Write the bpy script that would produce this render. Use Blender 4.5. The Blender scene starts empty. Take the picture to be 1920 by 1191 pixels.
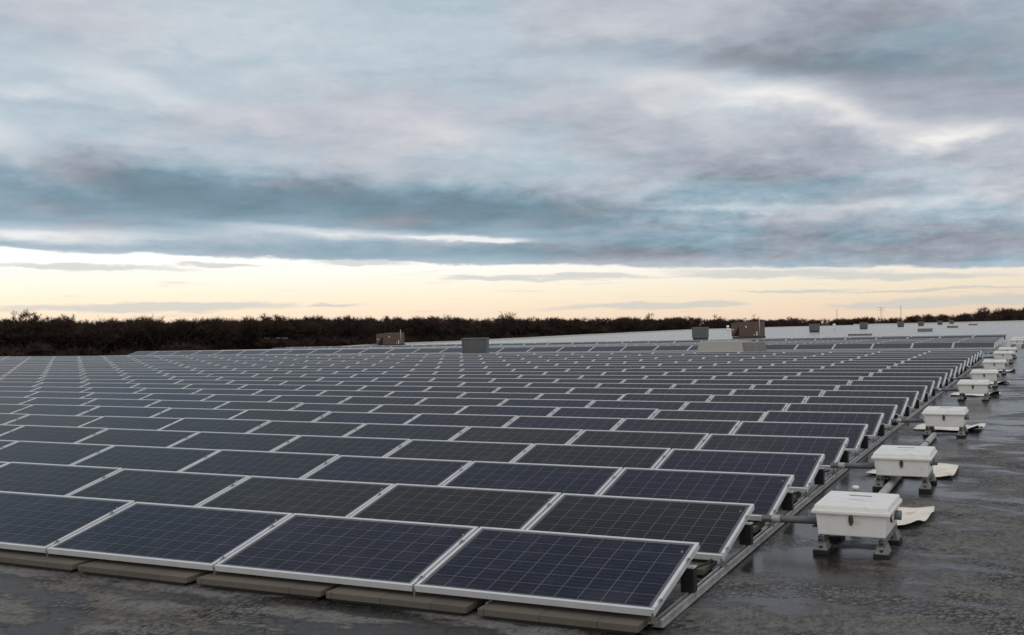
import bpy, bmesh, math, random
import numpy as np
from mathutils import Vector, Matrix
random.seed(7); rng = np.random.default_rng(7)
SC = bpy.context.scene; COL = SC.collection
R_ = math.radians

# ------------------------------------------------------------------ camera
CAM_P = Vector((2.1567, -6.4398, 1.8465))
CR = Vector((0.9018556, 0.4318546, -0.0125713)); CU = Vector((0.0148556, -0.0019167, 0.9998879)); CF = Vector((-0.431782, 0.9019412, 0.0081441))
FPX = 2110.41                                   # focal length in photograph pixels (1920 wide)
cd = bpy.data.cameras.new('camera'); cam = bpy.data.objects.new('camera', cd); COL.objects.link(cam)
cd.sensor_width = 36; cd.lens = FPX/1920*36; cd.clip_start = 0.1; cd.clip_end = 20000
m = Matrix((CR, CU, -CF)).transposed().to_4x4(); m.translation = CAM_P; cam.matrix_world = m
SC.camera = cam
def project(p):
    d = Vector(p)-CAM_P; z = d.dot(CF)
    if z < 0.05: return None
    return 960+FPX*d.dot(CR)/z, 595.5-FPX*d.dot(CU)/z

# ------------------------------------------------------------------ view
SC.view_settings.view_transform = 'Standard'; SC.view_settings.look = 'None'
SC.view_settings.exposure = 0.0; SC.view_settings.gamma = 1.0
try: SC.view_settings.use_curve_mapping = False
except Exception: pass

# ------------------------------------------------------------------ node helper
class NT:
    def __init__(s, tree): s.t = tree; s.n = tree.nodes; s.l = tree.links; s.n.clear()
    def node(s, typ, **kw):
        n = s.n.new(typ)
        for k, v in kw.items(): setattr(n, k, v)
        return n
    def put(s, sock, v):
        if isinstance(v, bpy.types.NodeSocket): s.l.new(v, sock)
        elif v is not None:
            try: sock.default_value = v
            except Exception: sock.default_value = (*v, 1.0)
    def math(s, op, a, b=None, c=None, clamp=False):
        n = s.node('ShaderNodeMath', operation=op); n.use_clamp = clamp
        for i, v in enumerate((a, b, c)):
            if v is not None: s.put(n.inputs[i], v)
        return n.outputs[0]
    def add(s, a, b): return s.math('ADD', a, b)
    def mul(s, a, b): return s.math('MULTIPLY', a, b)
    def mix(s, f, a, b, blend='MIX'):
        n = s.node('ShaderNodeMix', data_type='RGBA', blend_type=blend)
        s.put(n.inputs[0], f); s.put(n.inputs[6], a if isinstance(a, bpy.types.NodeSocket) else (*a[:3], 1)); s.put(n.inputs[7], b if isinstance(b, bpy.types.NodeSocket) else (*b[:3], 1))
        return n.outputs[2]
    def smooth(s, v, a, b, lo=0.0, hi=1.0):
        n = s.node('ShaderNodeMapRange', interpolation_type='SMOOTHSTEP')
        for i, q in enumerate((v, a, b, lo, hi)): s.put(n.inputs[i], q)
        return n.outputs[0]
    def lin(s, v, a, b, lo=0.0, hi=1.0):
        n = s.node('ShaderNodeMapRange')
        for i, q in enumerate((v, a, b, lo, hi)): s.put(n.inputs[i], q)
        return n.outputs[0]
    def ramp(s, v, stops, interp='LINEAR'):
        n = s.node('ShaderNodeValToRGB'); r = n.color_ramp; r.interpolation = interp
        while len(r.elements) < len(stops): r.elements.new(0.5)
        for e, (p, c) in zip(r.elements, stops): e.position = p; e.color = (*c, 1)
        s.put(n.inputs[0], v); return n.outputs[0]
    def map(s, vec, loc=(0,0,0), rot=(0,0,0), scale=(1,1,1), typ='POINT'):
        n = s.node('ShaderNodeMapping', vector_type=typ); s.put(n.inputs[0], vec)
        n.inputs[1].default_value = loc; n.inputs[2].default_value = rot; n.inputs[3].default_value = scale
        return n.outputs[0]
    def noise(s, vec, scale, detail=4, rough=0.5, lac=2.0, dist=0.0, out=0):
        n = s.node('ShaderNodeTexNoise'); s.put(n.inputs['Vector'], vec)
        n.inputs['Scale'].default_value = scale; n.inputs['Detail'].default_value = detail
        n.inputs['Roughness'].default_value = rough; n.inputs['Lacunarity'].default_value = lac; n.inputs['Distortion'].default_value = dist
        return n.outputs[out]
    def combine(s, x, y, z=0.0):
        n = s.node('ShaderNodeCombineXYZ')
        for i, q in enumerate((x, y, z)): s.put(n.inputs[i], q)
        return n.outputs[0]
    def sep(s, v):
        n = s.node('ShaderNodeSeparateXYZ'); s.put(n.inputs[0], v); return n.outputs

# ------------------------------------------------------------------ world: overcast winter dawn, clear band above the horizon
SUN_AZ, SUN_EL = -78.0, 9.0                      # compass degrees from +Y (negative = towards -X)
W = bpy.data.worlds.new('World'); SC.world = W; W.use_nodes = True
g = NT(W.node_tree)
tc = g.node('ShaderNodeTexCoord'); dx, dy, dz = g.sep(tc.outputs['Generated'])
az = g.mul(g.math('ARCTAN2', dx, dy), 57.29578)
el = g.mul(g.math('ARCSINE', dz), 57.29578)
zz = g.math('MAXIMUM', dz, 0.0)
inv = g.math('DIVIDE', 1.0, g.add(zz, 0.10))
plane = g.combine(g.mul(dx, inv), g.mul(dy, inv), 0.0)
n_big = g.noise(g.map(plane, rot=(0,0,R_(20)), scale=(1.0,1.35,1)), 0.85, 4, 0.48, dist=0.2)
n_med = g.noise(g.map(plane, loc=(3.1,7.7,0), rot=(0,0,R_(32)), scale=(0.8,1.6,1)), 2.2, 7, 0.56, dist=0.15)
n_tint = g.noise(g.map(plane, loc=(11,2,0)), 1.3, 4, 0.5)
aev = g.combine(az, el, 0.0)
n_w1 = g.noise(g.map(aev, scale=(0.18,0.50,1)), 1.0, 3, 0.5)
n_w2 = g.noise(g.map(aev, loc=(40,9,0), rot=(0,0,R_(5)), scale=(0.26,0.65,1)), 1.0, 4, 0.52)
n_puff = g.noise(g.map(aev, loc=(7,21,0), rot=(0,0,R_(9)), scale=(0.42,1.0,1)), 1.0, 8, 0.62, dist=0.25)
n_fine = g.noise(g.map(aev, loc=(17,3,0), rot=(0,0,R_(4)), scale=(0.30,1.9,1)), 1.0, 7, 0.62)
azw = g.add(az, g.mul(g.math('SUBTRACT', n_w1, 0.5), 5.0))
elw = g.add(el, g.add(g.mul(g.math('SUBTRACT', n_w2, 0.5), 1.2), g.mul(g.math('SUBTRACT', n_puff, 0.5), 0.9)))
elw_s = g.add(el, g.add(g.mul(g.math('SUBTRACT', n_fine, 0.5), 0.45), g.mul(g.math('SUBTRACT', n_puff, 0.5), 0.45)))
dom = g.combine(azw, elw, 0.0); dom_s = g.combine(azw, elw_s, 0.0)
def blob(vec, a, e, wa, we, rot, k=1.7):
    v = g.map(vec, loc=(a, e, 0), rot=(0,0,R_(rot)), scale=(wa*k, we*k, 1), typ='TEXTURE')
    n = g.node('ShaderNodeTexGradient', gradient_type='SPHERICAL'); g.put(n.inputs[0], v)
    return g.smooth(n.outputs['Fac'], 0.0, 0.95)
# cloud forms by compass direction: azimuth, elevation, half widths, tilt, brightness
BL = [
(-5.30,8.48,2.7,0.70,8,0.30),(-8.57,9.77,4.66,0.70,-22,0.24),(-13.65,11.09,7.12,1.37,-12,0.26),(-11.58,11.48,3.56,0.82,-5,0.12),(-2.59,8.97,2.19,0.38,8,0.22),(-14.41,13.04,9.04,0.88,-6,-0.25),(-3.70,12.23,9.32,3.01,0,-0.25),(-9.50,14.46,5.48,1.64,0,-0.18),(-7.57,10.59,4.11,0.60,-12,-0.08),(-13.71,7.33,7.12,1.37,-6,-0.22),(-9.59,8.94,4.66,0.96,-16,-0.16),(-20.31,9.79,3.56,1.10,0,-0.10),(-7.38,7.04,7.12,0.96,-3,-0.10),(-14.25,5.82,4.66,0.25,-2,0.22),(-7.40,5.56,4.66,0.33,4,0.20),(-18.22,5.41,3.01,0.25,-3,0.16),(-18.74,6.83,2.47,0.38,18,0.12),(-6.16,7.27,3.29,0.38,-4,0.14),(-2.63,6.27,3.84,0.82,-8,0.10),
(-44.07,11.79,3.01,0.71,-16,0.17),(-49.30,8.39,3.56,1.10,-20,0.24),(-49.28,11.17,1.92,0.33,-5,0.12),(-47.19,11.11,2.47,0.33,-6,0.10),(-39.58,10.42,4.38,0.60,-8,0.08),(-28.18,9.47,3.01,0.82,-10,0.13),(-32.49,10.70,3.29,0.55,-8,0.07),(-45.75,13.35,6.58,0.82,-12,-0.05),(-36.22,9.34,7.12,0.60,-6,-0.06),(-38.25,14.26,8.22,1.64,-2,0.06),(-44.59,7.96,5.48,0.82,-4,-0.14),(-27.03,14.72,10.96,1.64,-3,0.04),
(-48.63,6.57,10.41,1.64,-4,-0.30),(-39.87,6.54,11.51,1.42,-3,-0.36),(-29.31,6.20,9.86,1.37,-3,-0.40),(-20.37,5.67,7.67,1.15,-3,-0.28),(-11.17,4.23,11.51,1.15,-2,-0.33),(-3.36,3.69,8.22,1.10,0,-0.30)]
BS = [(-42.91,4.12,14.25,0.36,-3,-0.14),(-30.95,3.97,9.32,0.44,-2,-0.20),(-20.39,3.79,8.22,0.60,-2,-0.22),(-48.18,4.47,4.38,0.27,-2,0.36),(-45.35,4.65,3.01,0.19,-2,0.20),(-37.31,4.94,4.38,0.25,-4,0.22),(-32.56,4.73,5.48,0.22,-4,0.22),(-27.97,4.46,3.01,0.14,-3,0.52),(-25.53,4.36,1.64,0.14,0,0.20),(-49.56,4.62,2.19,0.27,0,0.20)]
c = g.add(0.385, g.mul(n_big, 0.24)); c = g.add(c, g.mul(n_med, 0.22)); c = g.add(c, g.add(g.mul(g.math('SUBTRACT', n_fine, 0.5), 0.15), g.mul(g.math('SUBTRACT', n_puff, 0.5), 0.30)))
n_sm = g.noise(g.map(aev, loc=(3,30,0), rot=(0,0,R_(-5)), scale=(0.75,2.3,1)), 1.0, 7, 0.60, dist=0.4)
c = g.add(c, g.mul(g.mul(g.math('SUBTRACT', n_sm, 0.5), g.mul(g.smooth(az, -28, -16), g.smooth(el, 12, 6))), 0.42))
c = g.math('SUBTRACT', c, g.mul(g.mul(g.smooth(az, -24, -8), g.smooth(el, 20, 14)), 0.05))
for b in BL: c = g.math('MULTIPLY_ADD', blob(dom, *b[:5], k=1.55), b[5]*(.95 if b[5] > -.265 else .55), c)
for b in BS: c = g.math('MULTIPLY_ADD', blob(dom_s, *b[:5]), b[5], c)
top = g.lin(azw, -50, -24, 8.1, 6.9); low = g.lin(azw, -50, -24, 5.15, 4.5)          # the long slate bank low on the left
bank = g.mul(g.smooth(g.math('SUBTRACT', elw, top), 0.55, -0.75), g.smooth(g.math('SUBTRACT', elw_s, low), -0.12, 0.22))
bank = g.mul(bank, g.mul(g.smooth(az, -13, -24), g.smooth(az, -75, -58)))
c = g.math('SUBTRACT', c, g.mul(bank, 0.115))
fwd = g.smooth(g.math('ABSOLUTE', g.add(az, 26)), 100, 60)         # unseen dark cloud added high in front to dim reflections; sky behind brightened as fill
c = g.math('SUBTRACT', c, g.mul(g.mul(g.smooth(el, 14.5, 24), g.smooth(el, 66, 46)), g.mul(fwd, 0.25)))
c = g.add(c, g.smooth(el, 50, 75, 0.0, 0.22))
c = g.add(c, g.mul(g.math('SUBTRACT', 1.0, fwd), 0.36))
cloud_b = g.ramp(c, [(0.0,(.13,.19,.235)),(0.22,(.20,.30,.37)),(0.42,(.32,.43,.51)),(0.62,(.48,.57,.64)),(0.82,(.64,.69,.735)),(1.0,(.86,.87,.88))])
cloud_g = g.ramp(c, [(0.0,(.15,.165,.20)),(0.22,(.255,.275,.32)),(0.42,(.38,.415,.48)),(0.62,(.53,.555,.615)),(0.82,(.69,.69,.71)),(1.0,(.88,.87,.855))])
cloud = g.mix(g.smooth(g.add(n_tint, g.add(g.lin(az, -50, 0, -0.07, 0.13), g.math('SUBTRACT', g.smooth(el, 14, 20, 0.0, 0.10), g.mul(g.smooth(el, 8.0, 5.5), 0.10)))), 0.38, 0.62), cloud_b, cloud_g)
# the clear band under the cloud edge
clear = g.ramp(g.lin(el, 0.0, 5.0), [(0.0,(.92,.72,.56)),(0.16,(.97,.79,.60)),(0.36,(1.0,.90,.71)),(0.55,(1.02,.97,.88)),(0.74,(1.02,1.02,1.0)),(1.0,(.80,.92,.97))])
clear = g.mix(1.0, clear, g.ramp(g.lin(az, -56, 0), [(0,(1.05,1.05,1.05)),(0.5,(1.0,1.0,1.0)),(1,(.86,.83,.82))]), 'MULTIPLY')
sky = g.node('ShaderNodeTexSky'); sky.sky_type = 'NISHITA'; sky.sun_disc = False
sky.sun_elevation = R_(SUN_EL); sky.sun_rotation = R_(SUN_AZ); sky.altitude = 50
clear = g.mix(1.0, clear, g.mix(1.0, sky.outputs[0], (0.003,0.003,0.003), 'MULTIPLY'), 'ADD')
st = None
for b in [(-46.56,3.11,5.75,.16,-1),(-39.91,3.19,2.19,.11,-1),(-32.84,3.31,2.47,.14,-2),(-28.53,3.36,1.64,.11,-1),(-25.56,2.43,4.11,.14,-1),(-21.76,2.52,3.84,.14,-1),(-11.71,2.48,5.21,.22,-2),(-6.72,2.2,4.66,.19,-1),(-14.3,2.41,2.47,.16,-1),(-11.21,1.58,3.29,.08,0),(-5.04,1.52,4.93,.08,1),(-43.44,1.17,6.85,.25,0),(-34.2,1.2,1.64,.11,0),(-19.09,.99,4.38,.16,1),(-15.89,.97,2.47,.14,0),(-4.34,.92,4.66,.25,2),(-7.22,.85,2.47,.16,0),(-2.7,1.04,2.74,.16,2)]:
    q = blob(dom_s, *b, k=1.9); st = q if st is None else g.math('MAXIMUM', st, q)
n_st = g.noise(g.map(aev, loc=(5,1,0), scale=(0.22,3.2,1)), 1.0, 6, 0.6)
n_gen = g.mul(g.smooth(n_st, 0.56, 0.74), 0.35)
streak = g.math('MAXIMUM', g.mul(g.smooth(g.add(st, g.mul(g.math('SUBTRACT', n_st, 0.5), 1.1)), 00.22, 0.85), 0.62), n_gen)
clear = g.mix(streak, clear, g.ramp(g.lin(el, 0, 4), [(0,(.55,.60,.60)),(1,(.50,.52,.53))]))
edge = g.lin(az, -50, -1.5, 3.92, 2.42)
mask = g.smooth(g.math('SUBTRACT', g.add(elw_s, g.mul(g.math('SUBTRACT', n_w1, 0.5), 0.5)), edge), -0.06, 0.12)
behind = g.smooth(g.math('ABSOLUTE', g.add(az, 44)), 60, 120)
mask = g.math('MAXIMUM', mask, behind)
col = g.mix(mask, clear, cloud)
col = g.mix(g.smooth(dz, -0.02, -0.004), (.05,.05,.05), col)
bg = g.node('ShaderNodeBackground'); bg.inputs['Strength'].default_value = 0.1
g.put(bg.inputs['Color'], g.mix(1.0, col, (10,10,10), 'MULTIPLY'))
wo = g.node('ShaderNodeOutputWorld'); g.l.new(bg.outputs[0], wo.inputs[0])

# ------------------------------------------------------------------ sun, low and hidden behind thin cloud
sd = bpy.data.lights.new('sun', 'SUN'); sd.energy = 0.5; sd.angle = R_(18); sd.color = (1.0, .88, .72)
so = bpy.data.objects.new('sun', sd); COL.objects.link(so)
sv = Vector((math.sin(R_(SUN_AZ))*math.cos(R_(SUN_EL)), math.cos(R_(SUN_AZ))*math.cos(R_(SUN_EL)), math.sin(R_(SUN_EL))))
so.rotation_euler = sv.to_track_quat('Z', 'Y').to_euler(); so.location = (-20, 0, 30)

# ------------------------------------------------------------------ roof surface (gently warped deck): height at x, y
KY = [-14,-4,0,4,8,13,19,26,33,40,48,56,77,118,250,330]
KZ = [-.25,-.086,0,.086,.157,.216,.283,.370,.452,.519,.587,.652,.95,.98,.98,1.45]
SY = [-14,0,12,24,34,42,56,90,170,250,330]
SS = [0,0,.0025,.0038,.0044,.005,.0111,.0111,.001,0,.010]
def zg(x, y): return float(np.interp(y, KY, KZ) + x*np.interp(y, SY, SS))
def slope_x(y): return float(np.interp(y, SY, SS))
def slope_y(y): return (zg(0, y+.5)-zg(0, y-.5))

# ------------------------------------------------------------------ materials
def mat(name, build):
    M = bpy.data.materials.new(name); M.use_nodes = True
    k = NT(M.node_tree); p = k.node('ShaderNodeBsdfPrincipled'); o = k.node('ShaderNodeOutputMaterial')
    k.l.new(p.outputs[0], o.inputs[0]); build(k, p); return M
def simple(name, col, rough=0.6, metal=0.0, vary=0.12, scale=6.0, spec=0.5, bump=0.0, dirt=None):
    def b(k, p):
        t = k.node('ShaderNodeTexCoord').outputs['Object']
        sh = k.node('ShaderNodeVectorMath', operation='ADD'); k.put(sh.inputs[0], t); k.put(sh.inputs[1], k.combine(k.mul(k.node('ShaderNodeObjectInfo').outputs['Random'], 40), 0, 0)); t = sh.outputs[0]
        n = k.noise(t, scale, 5, 0.6); n2 = k.noise(t, scale*7, 3, 0.6)
        f = k.add(k.mul(n, 0.7), k.mul(n2, 0.3))
        cc = k.mix(k.smooth(f, 0.3, 0.7), tuple(v*(1-vary) for v in col), tuple(min(1, v*(1+vary)) for v in col))
        if dirt: cc = k.mix(k.mul(k.smooth(k.noise(t, scale*1.7, 6, 0.65), 0.52, 0.72), 0.6), cc, dirt)
        k.put(p.inputs['Base Color'], cc); p.inputs['Metallic'].default_value = metal
        k.put(p.inputs['Roughness'], k.lin(n, 0.2, 0.8, max(.02, rough-.08), min(1, rough+.08)))
        p.inputs['Specular IOR Level'].default_value = spec
        if bump:
            bn = k.node('ShaderNodeBump'); bn.inputs['Strength'].default_value = bump; bn.inputs['Distance'].default_value = 0.01
            k.put(bn.inputs['Height'], n2); k.l.new(bn.outputs[0], p.inputs['Normal'])
    return mat(name, b)

def glass_mat(name, island):
    def b(k, p):
        uv = k.node('ShaderNodeUVMap').outputs[0]
        u, v, _ = k.sep(uv)                               # u 0..10 cells along the row, v 0..6 cells up the slope
        if island: r1 = k.node('ShaderNodeNewGeometry').outputs['Random Per Island']; r2 = k.math('FRACT', k.mul(r1, 17.3))
        else:
            oi = k.node('ShaderNodeObjectInfo'); r1 = k.sep(oi.outputs['Color'])[0]; r2 = oi.outputs['Random']
        def near_line(x, w, off=0.0, per=1.0):
            d = k.math('ABSOLUTE', k.math('SUBTRACT', k.math('FRACT', k.math('DIVIDE', k.add(x, off), per)), 0.5))
            return k.math('GREATER_THAN', d, 0.5-w/per)
        gap = k.math('MAXIMUM', near_line(u, 0.016), near_line(v, 0.016))
        bus = k.math('MAXIMUM', near_line(v, 0.009, 0.67), near_line(v, 0.009, 0.33))
        out = k.math('MAXIMUM', k.math('GREATER_THAN', k.math('ABSOLUTE', k.math('SUBTRACT', u, 5)), 5.0), k.math('GREATER_THAN', k.math('ABSOLUTE', k.math('SUBTRACT', v, 3)), 3.0))
        cell = k.combine(k.math('FLOOR', u), k.math('FLOOR', v), k.mul(r2, 50))
        wn = k.node('ShaderNodeTexWhiteNoise'); k.put(wn.inputs['Vector'], cell)
        vo = k.node('ShaderNodeTexVoronoi'); k.put(vo.inputs['Vector'], k.combine(u, v, k.mul(r2, 50))); vo.inputs['Scale'].default_value = 7
        grain = k.sep(vo.outputs['Color'])[0]
        blue = k.mix(grain, (.0045,.0068,.019), (.0105,.015,.038))
        grey = k.mix(grain, (.0085,.0078,.0078), (.0165,.0150,.0145))
        cc = k.mix(k.smooth(r1, 0.15, 0.9), grey, blue)
        cc = k.mix(k.mul(wn.outputs['Value'], 0.45), cc, k.mix(k.math('FRACT', k.mul(wn.outputs['Value'], 7.3)), (.0045,.0065,.0075), (.0115,.0085,.0135)))
        cc = k.mix(k.mul(bus, 0.34), cc, (.16,.165,.17))
        cc = k.mix(k.mul(k.math('MAXIMUM', gap, out), 0.44), cc, (.26,.265,.27))
        dn = k.noise(k.combine(u, v, k.mul(r2, 90)), 0.55, 5, 0.6)
        dust = k.mul(k.smooth(k.add(dn, k.lin(v, 0, 1.0, 0.12, 0.0)), 0.47, 0.78), 0.07)
        cc = k.mix(dust, cc, (.22,.21,.195))
        k.put(p.inputs['Base Color'], cc)
        p.inputs['IOR'].default_value = 1.17
        k.put(p.inputs['Roughness'], k.add(k.mul(dn, 0.10), k.add(0.07, k.mul(r2, 0.05))))
    return mat(name, b)

M = {}
M['glass'] = glass_mat('cell_glass', False); M['glass_far'] = glass_mat('cell_glass_far', True)
M['frame'] = simple('anodised_aluminium', (.68,.685,.69), .42, .25, .05, 9)
M['alu'] = simple('dull_aluminium', (.40,.40,.39), .45, .45, .22, 11, dirt=(.10,.09,.08))
M['black'] = simple('black_steel', (.012,.012,.012), .55, 0, .3, 20)
M['rubber'] = simple('black_rubber', (.012,.012,.012), .8, 0, .3, 25)
M['white'] = simple('white_fibreglass', (.80,.79,.76), .38, 0, .04, 5, dirt=(.60,.53,.45))
M['white2'] = simple('white_plastic', (.82,.82,.80), .4, 0, .03, 9)
M['galv'] = simple('galvanised_strut', (.19,.195,.19), .5, .3, .18, 14)
M['conduit'] = simple('grey_conduit', (.125,.13,.135), .48, 0, .12, 12)
M['conduit_l'] = simple('pale_conduit', (.40,.40,.39), .5, 0, .14, 9)
M['rust'] = simple('rusty_latch', (.095,.062,.045), .6, .3, .3, 60)
M['steel'] = simple('latch_steel', (.20,.19,.17), .45, .5, .3, 60)
M['vent'] = simple('grey_vent_metal', (.105,.113,.115), .55, .0, .10, 3)
M['ventdark'] = simple('dark_vent_curb', (.04,.04,.04), .8, 0, .2, 5)
M['brown'] = simple('brown_cabinet', (.100,.064,.042), .6, 0, .16, 3)
M['beige'] = simple('beige_sheet_metal', (.36,.35,.30), .6, 0, .08, 3)
M['palegrey'] = simple('pale_sheet_metal', (.55,.56,.57), .5, 0, .06, 3)
M['hatch'] = simple('dark_green_acrylic', (.06,.08,.075), .3, 0, .15, 4)
M['skylight'] = simple('weathered_grey_curb', (.19,.19,.185), .7, 0, .15, 2)
M['coping'] = simple('pale_coping', (.60,.58,.54), .55, 0, .10, 1)
M['wall'] = simple('warehouse_wall', (.30,.29,.27), .8, 0, .10, .5)
M['bark'] = simple('bare_bark', (.032,.024,.021), .9, 0, .35, .6, spec=.1)
M['twig'] = simple('bare_twigs', (.060,.039,.032), .9, 0, .40, .08, spec=.1)
M['pylon'] = simple('pylon_steel', (.16,.15,.15), .7, 0, .1, 1)
M['far_wall'] = simple('pale_far_wall', (.13,.13,.135), .8, 0, .2, .15)
M['cream'] = simple('cream_membrane', (.82,.75,.66), .5, 0, .08, 4, dirt=(.50,.35,.22), bump=.25)
M['membrane_back'] = simple('black_membrane_back', (.012,.012,.012), .6, 0, .3, 10)
M['red_mark'] = simple('faded_red_label', (.62,.50,.50), .5, 0, .12, 40)
M['grey_mark'] = simple('grey_label', (.16,.16,.17), .5, 0, .1, 40)
def paver(k, p):
    t = k.node('ShaderNodeTexCoord').outputs['Object']; x, y, z = k.sep(t)
    oi = k.node('ShaderNodeObjectInfo'); r = oi.outputs['Random']
    half = k.math('FLOOR', k.mul(k.add(x, 0.5), 2.6)); wn = k.node('ShaderNodeTexWhiteNoise'); k.put(wn.inputs['Vector'], k.combine(half, k.mul(r, 20), 0))
    base = k.mix(wn.outputs['Value'], (.118,.104,.085), (.165,.138,.112))
    f = k.noise(t, 90, 4, 0.7); s = k.noise(t, 4, 5, 0.6)
    base = k.mix(k.smooth(f, .35, .7), k.mix(.35, base, (.09,.08,.07)), base)
    base = k.mix(k.mul(k.smooth(s, .5, .75), .5), base, (.10,.09,.08))
    joint = k.math('LESS_THAN', k.math('ABSOLUTE', k.math('SUBTRACT', k.math('FRACT', k.mul(k.add(x, .5), 2.6)), 0.02)), 0.012)
    base = k.mix(k.mul(joint, 0.6), base, (.05,.045,.04))
    k.put(p.inputs['Base Color'], base); p.inputs['Roughness'].default_value = .85; p.inputs['Specular IOR Level'].default_value = .25
    bn = k.node('ShaderNodeBump'); bn.inputs['Strength'].default_value = .4; bn.inputs['Distance'].default_value = .004
    k.put(bn.inputs['Height'], f); k.l.new(bn.outputs[0], p.inputs['Normal'])
M['paver'] = mat('concrete_paver', paver)
def roofmat(k, p):
    t = k.node('ShaderNodeTexCoord').outputs['Object']
    x, y, z = k.sep(t); pos = k.combine(x, y, 0)
    big = k.noise(k.map(pos, scale=(.8,1,1)), 0.5, 5, .55, dist=.5)
    mid = k.noise(k.map(pos, loc=(5,2,0), rot=(0,0,R_(-4)), scale=(.7,1.25,1)), 1.7, 6, .60, dist=.4)
    wipe = k.noise(k.map(pos, loc=(1,4,0), rot=(0,0,R_(-7)), scale=(.45,1.7,1)), 2.4, 4, .55, dist=.3)
    diag = k.noise(k.map(pos, loc=(9,1,0), rot=(0,0,R_(-58)), scale=(.45,1.5,1)), 2.6, 4, .55, dist=.4)
    gp = k.map(pos, scale=(1,.55,1)); fine = k.noise(gp, 14, 6, .8); grit = k.noise(gp, 30, 5, .85)
    front = k.smooth(y, 0.3, -0.6)                           # brushed coating strokes in front of the array
    wet_f = k.add(k.add(k.mul(big, .55), k.mul(mid, .50)), k.mul(wipe, .16))
    wet_f = k.add(wet_f, k.mul(front, k.mul(k.math('SUBTRACT', .54, diag), .9)))
    wet_f = k.add(wet_f, k.mul(k.smooth(x, 1.7, .2), k.mul(k.smooth(y, .2, 2.2), .085)))   # run-off keeps the strip beside the array damp
    wet = k.smooth(k.add(wet_f, k.lin(y, 4, 30, 0, .07)), .57, .66)
    dry = k.mix(k.smooth(fine, .35, .65), (.066,.062,.056), (.172,.164,.152))
    dry = k.mix(k.smooth(mid, .46, .36), dry, k.mix(.5, dry, (.185,.182,.176)))
    dry = k.mix(k.mul(front, k.smooth(diag, .52, .62)), dry, k.mix(.6, dry, (.19,.188,.184)))
    damp = k.mix(k.smooth(fine, .35, .65), (.0085,.0075,.0065), (.032,.028,.024))
    cc = k.mix(wet, dry, damp)
    rust = k.mul(k.smooth(k.noise(k.map(pos, loc=(2,8,0), scale=(.7,1,1)), 1.3, 6, .68), .51, .68), .62)
    cc = k.mix(k.mul(rust, k.smooth(fine, .4, .6)), cc, (.088,.050,.033))
    # alligator cracking in patches
    jit = k.mul(k.math('SUBTRACT', fine, .5), .15)
    vo = k.node('ShaderNodeTexVoronoi', feature='DISTANCE_TO_EDGE'); k.put(vo.inputs['Vector'], k.combine(k.add(x, jit), k.add(k.mul(y, .75), jit), 0)); vo.inputs['Scale'].default_value = 20
    patch = k.smooth(k.noise(k.map(pos, loc=(3,3,0), scale=(.7,1,1)), 1.3, 6, .66), .50, .58)
    crack = k.mul(k.mul(k.smooth(vo.outputs['Distance'], .135, .05), patch), k.smooth(fine, .28, .48))
    isl = k.mul(patch, k.mul(k.smooth(vo.outputs['Distance'], .10, .22), .28))
    cc = k.mix(isl, cc, (.19,.18,.165))
    cc = k.mix(k.mul(crack, .8), cc, (.008,.0075,.007))
    cc = k.mix(k.mul(k.smooth(grit, .53, .62), k.lin(wet, 0, 1, .62, .22)), cc, (.19,.184,.174))
    cc = k.mix(k.mul(k.smooth(grit, .47, .38), .8), cc, (.010,.010,.010))
    far = k.smooth(y, 22, 80)  # far deck paler, with grazing sky reflection also put into its colour
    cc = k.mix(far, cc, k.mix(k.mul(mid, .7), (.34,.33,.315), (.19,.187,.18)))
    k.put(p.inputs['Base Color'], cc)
    rough = k.add(k.lin(wet, 0, 1, .68, .20), k.mul(k.math('SUBTRACT', fine, .5), .25))
    rough = k.add(rough, k.mul(front, .15)); k.put(p.inputs['Roughness'], k.math('MAXIMUM', rough, .09))
    k.put(p.inputs['Specular IOR Level'], k.mul(k.lin(wet, 0, 1, .20, .36), k.lin(front, 0, 1, 1.0, .45)))
    bn = k.node('ShaderNodeBump'); bn.inputs['Strength'].default_value = .6; bn.inputs['Distance'].default_value = .007
    h = k.add(k.mul(fine, k.lin(wet, 0, 1, 1.0, .12)), k.mul(grit, k.lin(wet, 0, 1, .45, .05)))
    k.put(bn.inputs['Height'], k.math('SUBTRACT', h, k.mul(crack, .9))); k.l.new(bn.outputs[0], p.inputs['Normal'])
M['roof'] = mat('wet_roof_felt', roofmat)
def groundmat(k, p):
    t = k.node('ShaderNodeTexCoord').outputs['Object']
    n = k.noise(t, .02, 6, .6); n2 = k.noise(t, .6, 4, .6)
    k.put(p.inputs['Base Color'], k.mix(k.add(k.mul(n, .6), k.mul(n2, .4)), (.020,.018,.013), (.055,.046,.034)))
    p.inputs['Roughness'].default_value = .95; p.inputs['Specular IOR Level'].default_value = .1
M['ground'] = mat('winter_ground', groundmat)

# ------------------------------------------------------------------ mesh helpers
def add_box(bm, lo, hi, mi=0, bev=0.0, mtx=None, taper=None):
    (x0,y0,z0),(x1,y1,z1) = lo, hi; t = taper or (0,0)
    co = [(x0+t[0],y0+t[1],z0),(x1-t[0],y0+t[1],z0),(x1-t[0],y1-t[1],z0),(x0+t[0],y1-t[1],z0),(x0,y0,z1),(x1,y0,z1),(x1,y1,z1),(x0,y1,z1)]
    vs = [bm.verts.new(mtx @ Vector(v) if mtx else v) for v in co]
    fs = [bm.faces.new([vs[i] for i in f]) for f in ((3,2,1,0),(4,5,6,7),(0,1,5,4),(1,2,6,5),(2,3,7,6),(3,0,4,7))]
    for f in fs: f.material_index = mi
    if bev: 
        es = list({e for f in fs for e in f.edges})
        r = bmesh.ops.bevel(bm, geom=es, offset=bev, segments=2, affect='EDGES', profile=.6)
        for f in r['faces']: f.material_index = mi
    return fs
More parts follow.
